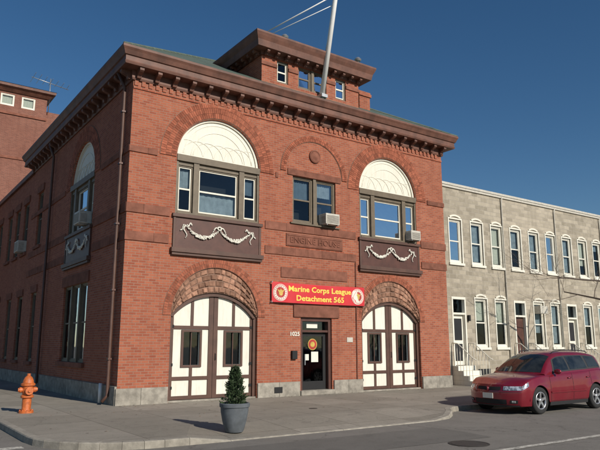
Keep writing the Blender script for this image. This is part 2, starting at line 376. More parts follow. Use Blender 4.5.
# ---- carriage doors
def cdoor(p,uc):
    a,b=uc-HW,uc+HW
    voussoirs(p+'_brick_ring',uc,DZ,HW+.01,HW+.26,0,180,.075,2,.001,.022,FR,'vouss',fh)
    arcband(p+'_brick_ring_bed',uc,DZ,HW+.004,HW+.265,0,180,40,.0005,.014,FR,'mortar',fh)
    th0=90+aseg;th1=90-aseg
    def pt(t,k):
        ai=math.radians(th0+(th1-th0)*t); ao=math.radians(180-180*t)
        xi,zi=RD*math.cos(ai),zcD+RD*math.sin(ai); xo,zo=(HW-.004)*math.cos(ao),DZ+(HW-.004)*math.sin(ao)
        return uc+xi+(xo-xi)*k, zi+(zo-zi)*k
    vs=[];fs=[]; rings=4
    for k in range(rings):
        n=(19,17,18,20)[k]; offs=.5*(k%2)/n
        ed=[0.015]+[min(.985,max(.015,(i+.0)/n+offs+random.uniform(-.2,.2)/n)) for i in range(1,n)]+[.985]
        for i in range(n):
            t0,t1=ed[i]+.0025,ed[i+1]-.0025
            if t1-t0<.004: continue
            k0,k1=k/rings+.018,(k+1)/rings-.018
            b0=len(vs); dd=-.01+random.uniform(-.015,.02)
            cs=[pt(t0,k0),pt(t0,k1),pt(t1,k1),pt(t1,k0)]
            cx=sum(c[0] for c in cs)/4; cz=sum(c[1] for c in cs)/4
            for c in cs: vs.append(FR(c[0],-.08,c[1]))
            for c in cs: vs.append(FR(c[0],-.035+random.uniform(-.006,.006),c[1]))
            for c in cs: vs.append(FR(c[0]*.7+cx*.3+random.uniform(-.01,.01),dd+random.uniform(-.01,.01),c[1]*.7+cz*.3))
            for j in range(4):
                j2=(j+1)%4
                fs+=[(b0+j,b0+j2,b0+4+j2,b0+4+j),(b0+4+j,b0+4+j2,b0+8+j2,b0+8+j)]
            fs.append((b0+8,b0+9,b0+10,b0+11))
    mesh(p+'_stone_lunette',vs,fs,'rough',fh)
    lun=[pt(i/40,1) for i in range(41)]+[pt(1-i/40,0) for i in range(1,40)]
    wall(p+'_stone_bed',lun,[],.25,FR,'mortar',fh,d0=-.045)
    arcband(p+'_head',uc,zcD,RD-.11,RD-.002,90-aseg,90+aseg,30,-.3,-.10,FR,'trim',fh)
    boxes(p+'_jambs',[(a+.002,a+.10,-.3,-.10,0,2.42),(b-.10,b-.002,-.3,-.10,0,2.42)],'trim',fh,FR)
    def top(u): return zcD+math.sqrt((RD-.1)**2-(u-uc)**2)
    pts=[(a+.09,.06)]+[(x,z) for x,z in arcpts(uc,zcD,RD-.08,90+aseg-1.5,90-aseg+1.5,24)]+[(b-.09,.06)]
    winr=[]
    for s in (-1,1):
        lc=uc+s*.70
        winr.append(rect(lc-.26,lc+.26,1.02,1.98))
    wall(p+'_leaf',pts,winr,.05,FR,'white',fh,d0=-.2)
    L=[(uc-.15,uc-.008,-.2,-.165,.06,top(uc-.15)),(uc+.008,uc+.15,-.2,-.165,.06,top(uc+.15))]
    for s in (-1,1):
        lc=uc+s*.70; e=uc+s*1.36; i0=uc+s*.15
        lo,hi=sorted((i0,e))
        L+=[(lo,hi,-.2,-.168,.06,.16),(lo,hi,-.2,-.168,.60,.70),(lo,hi,-.2,-.168,2.06,2.16)]
        L+=[(min(e-s*.07,e),max(e-s*.07,e),-.2,-.166,.16,2.5)]
        L+=[(lc-.045,lc+.045,-.2,-.17,.16,.60),(lc-.045,lc+.045,-.2,-.17,2.16,top(lc)-.01),(lc-.045,lc+.045,-.2,-.17,.70,.96)]
        L+=[(lc-.33,lc-.26,-.2,-.16,.96,2.04),(lc+.26,lc+.33,-.2,-.16,.96,2.04),(lc-.26,lc+.26,-.2,-.16,.96,1.02),(lc-.26,lc+.26,-.2,-.16,1.98,2.04)]
        boxes(p+'_muntins',[(lc-.012,lc+.012,-.235,-.205,1.02,1.98)],'trim',fh,FR)
        boxes(p+'_pane',[(lc-.27,lc+.27,-.256,-.252,1.0,2.0)],'glass',fh,FR)
        room(p+'_dark',lc-.3,lc+.3,.98,2.02,-.257,-.6,FR,fh)
    boxes(p+'_rails',L,'trim',fh,FR)
    boxes(p+'_sill',[(a,b,-.34,-.05,-.02,.045)],'granite',fh,FR)
    hg=[]
    for s in (-1,1):
        for z in (.35,1.0,2.1): 
            x=uc+s*1.33; hg.append((x-.05,x+.05,-.165,-.15,z,z+.08))
    boxes(p+'_hinges',hg,'black',fh,FR)
    tube(p+'_handle',[FR(uc+.08,-.165,1.15),FR(uc+.08,-.13,1.17),FR(uc+.08,-.13,1.33),FR(uc+.08,-.165,1.35)],.01,'black',fh,6)
for i,c in enumerate(DC): cdoor(f'carriage_door_{i+1}',c)
# ---- entrance door
boxes('entrance_frame',[(6.052,6.16,-.3,-.06,0,2.498),(7.24,7.348,-.3,-.06,0,2.498),(6.16,7.24,-.3,-.06,2.38,2.498),(6.16,7.24,-.28,-.08,2.02,2.09)],'trimdk',fh,FR)
boxes('entrance_door',[(6.17,6.29,-.26,-.2,.16,2.01),(7.11,7.23,-.26,-.2,.16,2.01),(6.29,7.11,-.26,-.2,1.89,2.01),(6.29,7.11,-.26,-.2,.16,.42)],'black',fh,FR)
boxes('entrance_glass',[(6.17,7.23,-.235,-.23,.3,2.4)],'glass',fh,FR)
room('entrance_dark',6.1,7.3,.0,2.5,-.31,-1.2,FR,fh)
boxes('entrance_step',[(6.0,7.4,-.30,.12,0,.15)],'granite',fh,FR,.01)
boxes('entrance_handle',[(6.33,6.36,-.19,-.16,.95,1.3)],'metal',fh,FR)
boxes('door_notices',[(6.64,6.93,-.229,-.222,1.04,1.38),(6.4,6.54,-.229,-.222,1.1,1.3),(6.45,6.9,-.229,-.222,2.16,2.32)],'white',fh,FR)
def disc(name,cx,y,cz,r,mat,parent,n=28):
    return mesh(name,[(cx+r*math.cos(2*math.pi*i/n),y,cz+r*math.sin(2*math.pi*i/n)) for i in range(n)],[tuple(range(n))],mat,parent)
m_sr=simple('seal_red',(.45,.04,.03),.5); m_sg=simple('seal_gold',(.55,.4,.08),.5)
disc('door_seal_rim',6.7,.229,1.62,.19,m_sg,fh); disc('door_seal',6.7,.226,1.62,.165,m_sr,fh); disc('door_seal_c',6.7,.223,1.62,.09,m_sg,fh)
textobj('house_number','1025',.19,5.8,1.95,.012,FR,'white',fh,.01,.36,.004)
boxes('wall_plaque',[(8.0,8.26,.001,.02,1.7,1.86)],'ac',fh,FR)
boxes('mail_box',[(5.66,5.86,.001,.1,1.15,1.42)],'black',fh,FR,.01)
boxes('base_vent_grilles',[(5.0,5.3,.066,.075,.12,.3)],'black',fh,FR)
boxes('wall_conduit',[(8.42,8.445,.031,.055,.4,4.5)],'brown',fh,FR)
# ---- cornice
ring('cornice',0,WD,0,YL,[(.003,9.30),(.05,9.30),(.07,9.36),(.07,9.58),(.40,9.60),(.42,9.66),(.40,9.70),(.40,9.84),(.44,9.86),(.49,9.98),(.53,10.05),(.53,10.12),(.3,10.14),(-.36,10.14),(-.36,9.46),(.003,9.46)],'cornice',fh)
def brackets(name,u0,u1,mp,sp=.56,z0=9.34,z1=9.585,dd=.36,w=.13):
    vs=[];fs=[];n=max(1,round((u1-u0)/sp))
    for i in range(n+1):
        u=u0+(u1-u0)*i/n; k=len(vs); pr=[(.068,z0),(.14,z0),(.17,z0+.08),(dd-.05,z1-.11),(dd,z1-.07),(dd,z1+.012),(.068,z1-.003)]
        for uu in (u-w/2,u+w/2):
            for d,z in pr: vs.append(mp(uu,d,z))
        m=len(pr); fs+=[tuple(k+j for j in range(m)),tuple(k+m+j for j in range(m))]
        for j in range(m): fs.append((k+j,k+(j+1)%m,k+m+(j+1)%m,k+m+j))
    mesh(name,vs,fs,'cornice',fh)
brackets('cornice_brackets_front',.12,WD-.12,FR)
brackets('cornice_brackets_side',.12,YL-.12,LF)
cb=[(x,x+.11,.001,.045,9.14,9.295) for x in [(.03+.22*i) for i in range(int((WD-.1)/.22))]]
boxes('brick_corbels_front',cb+[(0,WD,.001,.03,9.05,9.12)],'brick',fh,FR)
o=.5
mesh('hip_roof',[(-o,-o,10.125),(WD+o,-o,10.125),(WD+o,YL+o,10.125),(-o,YL+o,10.125),(5.9,6.1,13.9),(7.3,6.1,13.9)],[(0,1,5,4),(1,2,5),(2,3,4,5),(3,0,4)],'slate',fh)
tube('hip_ridge_cap',[(-o,-o,10.13),(5.9,6.1,13.92),(7.3,6.1,13.92),(WD+o,-o,10.13)],.045,'slate',fh)
# ---- dormer
dx0,dx1,dy=4.5,8.85,.12
DF=lambda u,d,z:(u,dy-d,z)
dw=[(5.12,5.60),(6.03,7.30),(7.72,8.22)]
wall('dormer_front_wall',rect(dx0,dx1,9.9,11.55),[rect(a,b,10.6,11.42) for a,b in dw],.25,DF,'brick',fh)
boxes('dormer_side_walls',[(dx0,dx0+.25,dy+.25,3.5,10.0,11.55),(dx1-.25,dx1,dy+.25,3.5,10.0,11.55)],'brick',fh)
for i,(a,b) in enumerate(dw):
    if i==1:
        boxes('dormer_mull',[(6.62,6.71,-.15,.0,10.6,11.42)],'olive',fh,DF)
        sash('dormer_wA',a,6.619,10.6,11.42,DF,fh,'olive',-.1,.05,True,.0); sash('dormer_wB',6.711,b,10.6,11.42,DF,fh,'olive',-.1,.05,True,.0)
    else: sash(f'dormer_w{i}',a,b,10.6,11.42,DF,fh,'olive',-.1,.05,True,.0,sashmat='white')
boxes('dormer_stone_band',[(dx0-.03,5.118,.001,.04,11.1,11.22),(5.602,6.028,.001,.04,11.1,11.22),(7.302,7.718,.001,.04,11.1,11.22),(8.222,dx1+.03,.001,.04,11.1,11.22)],'brown',fh,DF)
ring('dormer_cornice',dx0,dx1,dy,5.0,[(.003,11.44),(.05,11.44),(.07,11.55),(.36,11.57),(.38,11.68),(.40,11.78),(.46,11.9),(.50,12.0),(.50,12.06),(.2,12.1),(-.2,12.1),(-.2,11.56),(.003,11.56)],'cornice',fh)
def DFs(u,d,z): return (dx0-d,u,z)
brackets('dormer_brackets',dx0+.1,dx1-.1,DF,.42,11.42,11.565,.3,.1)
brackets('dormer_brackets_side',dy+.1,2.6,DFs,.42,11.42,11.565,.3,.1)
mesh('dormer_roof',[(dx0-.46,dy-.46,12.07),(dx1+.46,dy-.46,12.07),(dx1+.46,5.3,12.07),(dx0-.46,5.3,12.07),(6.675,2.6,13.0),(6.675,5.3,13.0)],[(0,1,4),(1,2,5,4),(0,4,5,3),(2,3,5)],'slate',fh)
boxes('chimney',[(9.4,9.95,.7,1.25,10.1,11.35),(9.35,10.0,.65,1.3,11.35,11.47),(9.38,9.97,.68,1.27,11.47,11.55)],'brick',fh)
for nm,c in (('roof_vent_a',(5.5,.2,12.1)),('roof_vent_b',(8.75,.0,12.05))):
    lathe(nm,[(.03,0),(.03,.26),(.11,.28),(.14,.34),(.07,.42),(.001,.43)],'metal',fh,c,12)
def spout(name,pts,r=.05):
    tube(name,pts,r,'trim',fh,8)
spout('downspout_corner',[(-.35,.45,9.65),(-.1,.45,9.2),(-.10,.45,8),(-.10,.45,.25),(-.25,.45,.08)])
spout('downspout_rear',[(-.35,8.6,9.65),(-.12,8.6,9.1),(-.12,8.6,.2),(-.3,8.6,.05)])
boxes('downspout_straps',[(.38,.52,.03,.16,z,z+.05) for z in (1.2,3.1,5.0,6.8,8.4)],'trimdk',fh,LF)
tube('standpipe_white',[(-.14,.95,.02),(-.14,.95,.55)],.05,'pole',fh,10)
# ---- flagpole
fp=empty('flagpole')
P0=Vector((6.98,.0,10.35)); P1=Vector((7.05,-1.65,17.6))
def along(t): return tuple(P0.lerp(P1,t))
tube('mast',[along(0),along(.5),along(1)],[.095,.085,.06],'pole',fp,14)
boxes('mast_bracket',[(6.85,7.11,-.2,.11,10.38,10.5)],'metal',fp)
a=P0.lerp(P1,.52)
tube('brace_arm_1',[tuple(a),(5.2,1.6,12.95)],.022,'pole',fp)
tube('brace_arm_2',[tuple(P0.lerp(P1,.47)),(5.2,1.6,12.8)],.014,'pole',fp)
tube('brace_arm_3',[tuple(P0.lerp(P1,.55)),(8.4,1.8,12.6)],.01,'metal',fp)
tube('halyard',[(7.06,-.1,10.9),(7.12,-1.0,14.8),(7.08,-1.6,17.5)],.006,'pole',fp,5)
# ---- banner
bn=empty('red_banner')
m_red,nt,b=newmat('banner_red'); 
c=mixc(nt,ramp(nt,noise(nt,1.5),.3,.7),(.50,.02,.028),(.60,.032,.038)); nt.links.new(c,b.inputs['Base Color']); b.inputs['Roughness'].default_value=.45
m_yel=simple('banner_yellow',(.85,.62,.10),.5,.05)
n=60;vs=[];fs=[]
def bw(u,z): return .11+.018*math.sin(u*2.3+1)+.012*math.sin(u*5.1+z*2)+.006*math.sin(u*13+z*5)
for i in range(n+1):
    u=4.85+3.88*i/n
    for j in range(7):
        z=2.955+.65*j/6-.02*math.sin(math.pi*i/n)*(1 if j else .6); vs.append(FR(u,bw(u,z),z))
for i in range(n):
    for j in range(6): k=i*7+j; fs.append((k,k+7,k+8,k+1))
mesh('banner_sheet',vs,fs,m_red,bn,True)
def BNp(u,d,z): return FR(u,bw(u,z)+.005+d,z)
textobj('banner_text_top','Marine Corps League',.25,6.8,3.405,0,BNp,m_yel,bn,.001,2.65,.006)
textobj('banner_text_bottom','Detachment 565',.25,6.8,3.11,0,BNp,m_yel,bn,.001,2.0,.006)
m_white=M['white']; m_gold=simple('seal_ring_gold',(.6,.42,.1),.4,.2)
for i,u in enumerate((5.17,8.42)):
    for k,(r,mt) in enumerate(((.275,m_white),(.258,m_red),(.24,m_white),(.17,m_sr))):
        mesh(f'banner_seal_{i}_{k}',[BNp(u+r*math.cos(t*math.pi/14),.002+.002*k,3.27+r*math.sin(t*math.pi/14)) for t in range(28)],[tuple(range(28))],mt,bn)
    mesh(f'banner_emblem_{i}',[BNp(u+.075*math.cos(t*math.pi/8),.011,3.24+.075*math.sin(t*math.pi/8)) for t in range(16)],[tuple(range(16))],m_gold,bn)
    mesh(f'banner_wings_{i}',[BNp(u+x,.0125,3.27+z) for x,z in ((-.14,.1),(-.05,.06),(0,.12),(.05,.06),(.14,.1),(.08,.0),(0,.03),(-.08,.0))],[tuple(range(8))],m_gold,bn)
    for k in range(18):
        t=k*math.pi/9; x,z=.205*math.cos(t),.205*math.sin(t)
        mesh(f'banner_seal_letter_{i}_{k}',[BNp(u+x+dx,.008,3.27+z+dz) for dx,dz in ((-.012,-.016),(.012,-.016),(.012,.016),(-.012,.016))],[(0,1,2,3)],m_sr,bn)
boxes('banner_hangers',[(4.84,4.86,.001,.12,3.57,3.62),(8.72,8.74,.001,.12,3.57,3.62),(4.84,4.86,.001,.12,2.94,2.99),(8.72,8.74,.001,.12,2.94,2.99)],'metal',bn,FR)
# ============================================================ ROW HOUSES
M['stoneA']=brickmat('formstone_a',(.43,.38,.30),(.25,.22,.17),(.37,.33,.275),.42,.19,.014,-.05,.35,.9,.8,hl=.3)
M['stoneB']=brickmat('formstone_b',(.46,.405,.32),(.29,.255,.20),(.40,.355,.295),.48,.17,.014,0,.35,.9,.8,hl=.3)
YR=.8
RM=lambda u,d,z:(u,YR-d,z)
ZR=8.5
houses=[(13.9,WD+.02,18.1)]+[(18.1+4.2*i,18.1+4.2*i,22.3+4.2*i) for i in range(9)]
for hi,(h0,xa,xb) in enumerate(houses):
    h=empty('row_house')
    mat='stoneA' if hi%2==0 else 'stoneB'
    xb-=.002
    ups=[(h0+q,h0+q+.78) for q in (.5,1.92,3.3)]
    lows=[(h0+q,h0+q+.78) for q in (1.95,3.32)]
    hl=[rect(a,b,5.05,6.95) for a,b in ups]+[rect(a,b,1.5,3.58) for a,b in lows]+[rect(h0+.45,h0+1.33,.76,3.6)]
    wall('front_wall',rect(xa,xb,0,ZR),hl,.3,RM,mat,h)
    boxes('body',[(xa,xb,YR+9.7,YR+10,0,ZR),(xa,xb,YR+.301,YR+9.699,ZR-.3,ZR-.1)]+([(xb-.3,xb,YR+.301,YR+9.699,0,ZR-.31)] if hi==9 else []),'stoneB',h)
    boxes('cornice',[(xa,xb,.001,.06,ZR-.16,ZR-.06),(xa,xb,-.3,.09,ZR-.0599,ZR+.04)],'ac',h,RM)
    for i,(a,b) in enumerate(ups+lows):
        z0,z1=(5.05,6.95) if i<3 else (1.5,3.58)
        sash(f'window_{i}',a,b,z0,z1,RM,h,'white',-.10,.07,True,random.choice((.45,.5,.5,.7,.95,.2)),random.choice(('curtain','curtain','cream')))
        boxes(f'casing_{i}',[(a-.06,a-.001,.001,.03,z0,z1+.06),(b+.001,b+.06,.001,.03,z0,z1+.06),(a-.001,b+.001,.001,.03,z1+.001,z1+.06),(a-.09,b+.09,.001,.07,z0-.1,z0-.001)],'white',h,RM)
        arcband(f'header_{i}',(a+b)/2,z1-.55,.68,.76,62,118,10,.001,.045,RM,'cream',h)
    a,b=h0+.45,h0+1.33
    boxes('door_frame',[(a,a+.08,-.2,.02,.76,3.6),(b-.08,b,-.2,.02,.76,3.6),(a+.08,b-.08,-.2,.02,3.5,3.6),(a+.08,b-.08,-.2,.01,2.86,2.94)],'white',h,RM)
    boxes('door_leaf',[(a+.081,b-.081,-.18,-.12,.78,2.859)],[ 'white','trim','white','cream','trimdk'][hi%5],h,RM)
    boxes('door_panels',[(a+.18,b-.18,-.119,-.105,.95,1.65),(a+.18,b-.18,-.119,-.105,1.8,2.7)],['darkint','trimdk','darkint','white','olive'][hi%5],h,RM)
    boxes('transom_glass',[(a+.08,b-.08,-.15,-.14,2.94,3.5)],'glass',h,RM)
    room('transom_dark',a+.01,b-.01,2.9,3.55,-.201,-.5,RM,h)
    st=[(a-.12,b+.12,.002,1.1-.27*k,.19*k+(.001 if k else -.05),.19*(k+1)) for k in range(4)]
    boxes('marble_steps',st,'white',h,RM,.01)
    for s,u in ((0,a-.08),(1,b+.08)):
        tube('rail_top_%d'%s,[RM(u,.02,1.68),RM(u,.3,1.66),RM(u,1.05,1.08),RM(u,1.2,1.02)],.02,'white',h,6)
        for k in range(7):
            d=.1+.15*k; zt=1.66 if d<.3 else 1.66-(d-.3)*.77
            zb=.76 if d<.29 else .76-.19*math.ceil((d-.29)/.27)
            tube(f'baluster_{s}_{k}',[RM(u,d,max(0,zb)),RM(u,d,zt)],.011,'white',h,5)
    boxes('basement_window',[(lows[0][0],lows[0][1],.001,.02,.25,.6)],'darkint',h,RM)
    if hi%3==1:
        boxes('ac_case',[(lows[0][0]+.1,lows[0][0]+.68,-.1,.3,3.05,3.4)],'ac',h,RM,.01)
    if hi==0:
        boxes('porch_lamp',[(a+.95,a+1.05,.001,.12,2.6,2.85)],'black',h,RM,.01)
    tube('downspout',[RM(xb-.06,.10,8.35),RM(xb-.06,.05,8.1),RM(xb-.06,.05,.1)],.032,'ac',h,6)
# ============================================================ BACK TOWER
tw=empty('brick_tower')
TF=lambda u,d,z:(u,26-d,z)
holes=[rect(a,b,17.2,18.0) for a,b in ((-1.2,-.5),(.2,1.05),(1.5,2.35))]
wall('front_wall',rect(-3.2,3.1,0,18.3),holes,.4,TF,'brick2',tw)
boxes('walls',[(-3.2,-2.8,26.4,32,0,18.3),(2.7,3.1,26.4,32,0,18.3),(-2.8,2.7,31.6,32,0,18.3)],'brick2',tw)
for i,(a,b) in enumerate(((-1.2,-.5),(.2,1.05),(1.5,2.35))):
    sash(f'window_{i}',a,b,17.2,18.0,TF,tw,'white',-.08,.07,False,.9,'cream')
boxes('string_course',[(-3.25,3.15,.001,.08,16.6,16.75),(-3.25,3.15,.001,.06,13.6,13.75)],'brown',tw,TF)
ring('eaves',-3.2,3.1,26,32,[(0.003,18.1),(.1,18.15),(.3,18.35),(.45,18.42),(.47,18.6),(-.3,18.62),(-.3,18.31),(.003,18.31)],'cornice',tw)
mesh('roof',[(-3.7,25.5,18.6),(3.6,25.5,18.6),(3.6,32.5,18.6),(-3.7,32.5,18.6),(0,29,20.0)],[(0,1,4),(1,2,4),(2,3,4),(3,0,4)],'slate',tw)
wall('gable_block',[(3.11,0),(5.2,0),(5.2,16.0),(4.2,17.5),(3.11,17.5)],[],5,TF,'brick2',tw,d0=-.6)
an=empty('tv_antenna')
tube('mast',[(3.3,26.4,17.4),(3.3,26.4,19.9)],.03,'metal',an,6)
tube('boom',[(2.0,26.1,19.6),(4.6,26.7,19.5)],.025,'metal',an,6)
for k in range(7):
    x=2.1+.4*k; l=.9-.08*k; tube(f'element_{k}',[(x,26.12+.1*k*.6-l,19.62),(x,26.12+.1*k*.6+l,19.58)],.014,'metal',an,5)
# ============================================================ GROUND
def groundmat(name,base,dark,crack=0,grid=None,rough=.9,tar=0):
    m,nt,b=newmat(name)
    n1=noise(nt,.35,detail=8,rough=.7); n2=noise(nt,60,detail=3); n3=noise(nt,2.2,detail=8,rough=.8); n4=noise(nt,14,detail=6,rough=.8)
    c=mixc(nt,ramp(nt,n1,.3,.7),dark,base)
    c=mixc(nt,ramp(nt,n3,.48,.70,0,.7),c,tuple(x*.68 for x in dark))
    c=mixc(nt,ramp(nt,n4,.52,.68,0,.45),c,tuple(x*.6 for x in dark))
    c=mixc(nt,ramp(nt,n2,.35,.7,0,.5),c,tuple(x*1.35 for x in base))
    vo=N(nt,'ShaderNodeTexVoronoi',feature='DISTANCE_TO_EDGE'); vo.inputs['Scale'].default_value=.3
    wv=N(nt,'ShaderNodeVectorMath',operation='ADD'); nz=N(nt,'ShaderNodeTexNoise'); nz.inputs['Scale'].default_value=1.2; nz.inputs['Detail'].default_value=6
    nt.links.new(pos(nt),nz.inputs['Vector']); sc=N(nt,'ShaderNodeVectorMath',operation='SCALE'); sc.inputs['Scale'].default_value=1.4
    nt.links.new(nz.outputs['Color'],sc.inputs[0]); nt.links.new(pos(nt),wv.inputs[0]); nt.links.new(sc.outputs[0],wv.inputs[1]); nt.links.new(wv.outputs[0],vo.inputs['Vector'])
    if crack: c=mixc(nt,ramp(nt,vo.outputs['Distance'],0,.008,crack,0),c,tuple(x*.35 for x in dark))
    v2=N(nt,'ShaderNodeTexVoronoi'); v2.inputs['Scale'].default_value=2.3; nt.links.new(pos(nt),v2.inputs['Vector'])
    c=mixc(nt,ramp(nt,v2.outputs['Distance'],.03,.07,.5,0),c,tuple(x*.45 for x in dark))
    if grid:
        t=N(nt,'ShaderNodeTexBrick',offset=0); nt.links.new(pos(nt),t.inputs['Vector']); t.inputs['Scale'].default_value=1
        t.inputs['Color1'].default_value=(1,1,1,1);t.inputs['Color2'].default_value=(.78,.78,.77,1);t.inputs['Mortar'].default_value=(.42,.40,.37,1)
        t.inputs['Brick Width'].default_value=grid;t.inputs['Row Height'].default_value=grid*.97;t.inputs['Mortar Size'].default_value=.010;t.inputs['Mortar Smooth'].default_value=.3
        c=mixc(nt,1.0,c,t.outputs['Color'],'MULTIPLY')
    nt.links.new(c,b.inputs['Base Color']); b.inputs['Roughness'].default_value=rough; b.inputs['Specular IOR Level'].default_value=.25
    bump(nt,b,n2,.5,.006); return m
M['asphalt']=groundmat('asphalt_street',(.20,.185,.165),(.145,.135,.12),.5)
M['concrete']=groundmat('concrete_walk',(.31,.28,.235),(.225,.205,.172),.3,1.55)
M['kerb']=simple('kerb_granite',(.33,.30,.25),.9,.35,6,bmp=.4,island=.1)
ZG=-.12
gv=[(-600,-600,ZG-.004),(600,-600,ZG-.004),(600,600,ZG-.004),(-600,600,ZG-.004)]
mesh('ground',gv,[(0,1,2,3)],simple('ground_dirt',(.14,.12,.09),.95,.3,.3),None)
mesh('street',[(-14,-19,ZG),(120,-19,ZG),(120,-3,ZG),(-14,-3,ZG)],[(0,1,2,3)],'asphalt')
mesh('side_street',[(-14,-3,ZG),(-2,-3,ZG),(-2,90,ZG),(-14,90,ZG)],[(0,1,2,3)],'asphalt')
edge=[(-3.05,60,0)]+[(-3.05,-4.6,0)]
r=1.7
for i in range(1,9):
    t=i/8*math.pi/2; edge.append((-3.05+r*(1-math.cos(t)),-4.6-r*math.sin(t),0))
edge+=[(-.9,-6.32,0),(-.1,-6.36,-.10),(2.5,-6.4,-.10),(5.2,-6.4,-.10),(5.8,-6.25,-.05),(6.3,-5.9,0),(6.7,-5.5,0),(7.1,-5.25,0),(7.6,-5.15,0),(60,-5.15,0),(110,-5.15,0)]
inner=[]
for i,(x,y,z) in enumerate(edge):
    if i==0: inner.append((-1.0,60,0))
    elif x<-3: inner.append((-1.0,-4,0))
    elif x<-1.2: inner.append((x*.3-.7 if x<-1 else x,-4.4,0))
    else: inner.append((max(x,-1),-4.8,0))
vs=edge+inner; n=len(edge); fs=[]
for i in range(n-1): fs.append((i,i+1,n+i+1,n+i))
sw=mesh('sidewalk',vs,fs,'concrete')
bm=bmesh.new(); bm.from_mesh(sw.data); bmesh.ops.remove_doubles(bm,verts=bm.verts,dist=1e-3); bmesh.ops.dissolve_degenerate(bm,edges=bm.edges,dist=1e-4)
for f in bm.faces:
    if f.normal.z<0: f.normal_flip()
bm.to_mesh(sw.data); bm.free()
mesh('sidewalk_paving',[(-1.0,-4.8,0.0),(110,-4.8,0.0),(110,2,0.0),(-1.0,2,0.0)],[(0,1,2,3)],'concrete').location.z=.0005
mesh('sidewalk_side_paving',[(-1.02,2,0),(.3,2,0),(.3,60,0),(-1.02,60,0)],[(0,1,2,3)],'concrete').location.z=.0004
mesh('sidewalk_fill',[(-1.6,-4.85,0),(.0,-4.85,0),(0,2,0),(-1.6,2,0)],[(0,1,2,3)],'concrete').location.z=-.0008
# kerb: mitred polyline split into stones
P=[]
for i in range(len(edge)-1):
    a=Vector(edge[i]);b=Vector(edge[i+1]);L=(b-a).length;m=max(1,round(L/1.8))
    for j in range(m): P.append(a.lerp(b,j/m))
P.append(Vector(edge[-1]))
NR=[]
for i,p in enumerate(P):
    t=(P[min(i+1,len(P)-1)]-P[max(0,i-1)]); nr=Vector((t.y,-t.x,0)).normalized()
    if nr.dot(Vector((-1,-1,0)))<0: nr=-nr
    NR.append(nr)
vs=[];fs=[]
for i in range(len(P)-1):
    k=len(vs); t=(P[i+1]-P[i]).normalized()*.003
    for p,nr in ((P[i]+t,NR[i]),(P[i+1]-t,NR[i+1])):
        vs+=[p+Vector((0,0,.004)),p+nr*.14+Vector((0,0,.003)),p+nr*.155+Vector((0,0,-.015)),Vector((*(p+nr*.165).xy,ZG-.02)),Vector((*p.xy,ZG-.02))]
    for j in range(5): fs.append((k+j,k+(j+1)%5,k+5+(j+1)%5,k+5+j))
    fs+=[tuple(range(k,k+5)),tuple(range(k+5,k+10))]
mesh('kerb',vs,fs,'kerb')
mesh('gutter_strip',[(7.8,-5.75,ZG+.004),(110,-5.75,ZG+.004),(110,-5.3,ZG+.004),(7.6,-5.3,ZG+.004)],[(0,1,2,3)],'concrete')
m_patch=groundmat('asphalt_patch',(.155,.145,.13),(.11,.103,.093),.0)
mesh('asphalt_patch',[(-2.6,-8.6,ZG+.004),(1.1,-8.75,ZG+.004),(4.2,-8.9,ZG+.004),(4.35,-8.0,ZG+.004),(4.3,-7.3,ZG+.004),(1.5,-7.22,ZG+.004),(-2.5,-7.1,ZG+.004)],[tuple(range(7))],m_patch)
m_line,nt,b=newmat('worn_road_paint')
c=mixc(nt,ramp(nt,noise(nt,9,detail=8,rough=.8),.42,.6),(.22,.205,.18),(.66,.63,.55)); nt.links.new(c,b.inputs['Base Color']); b.inputs['Roughness'].default_value=.8
mesh('road_marking_line',[(1.2,-10.06,ZG+.008),(60,-10.06,ZG+.008),(60,-9.92,ZG+.008),(1.2,-9.92,ZG+.008)],[(0,1,2,3)],m_line)
mesh('crosswalk_marking',[(-13,-5.2,ZG+.004),(-3.35,-5.2,ZG+.004),(-3.35,-4.95,ZG+.004),(-13,-4.95,ZG+.004),(-13,-2.2,ZG+.004),(-3.35,-2.2,ZG+.004),(-3.35,-1.95,ZG+.004),(-13,-1.95,ZG+.004)],[(0,1,2,3),(4,5,6,7)],m_line)
m_iron=simple('cast_iron',(.07,.062,.055),.7,.3,20,metal=.4,bmp=.5)
lathe('manhole_cover',[(.36,0),(.36,.004),(.33,.005),(.33,.002),(.31,.002),(.31,.005),(.001,.006)],m_iron,None,(3.2,-9.2,ZG+.004),32)
lathe('water_valve_cover',[(.11,0),(.11,.005),(.09,.006),(.001,.006)],m_iron,None,(3.9,-3.6,.002),20)
vs=[];fs=[]
for i in range(420):
    q=random.random()
    if q<.4: x,y,z=random.uniform(0,13),-abs(random.gauss(.1,.25))-.08,.004
    elif q<.7: x,y,z=random.uniform(7,30),-5.4-abs(random.gauss(0,.15)),ZG+.01
    else: x,y,z=random.uniform(-3,12),random.uniform(-6,-.2),.006
    if y<-4.9 and x<6.5 and q>=.7: continue
    a=random.uniform(0,6.28); s_=random.uniform(.015,.04); k=len(vs)
    for j in range(4):
        aa=a+j*math.pi/2; vs.append((x+s_*math.cos(aa)*(1 if j%2 else .6),y+s_*math.sin(aa)*(1 if j%2 else .6),z+random.uniform(0,.012)))
    fs.append((k,k+1,k+2,k+3))
mesh('leaf_litter',vs,fs,simple('dead_leaves',(.2,.13,.07),.9,.3,20,island=.5),recalc=False)
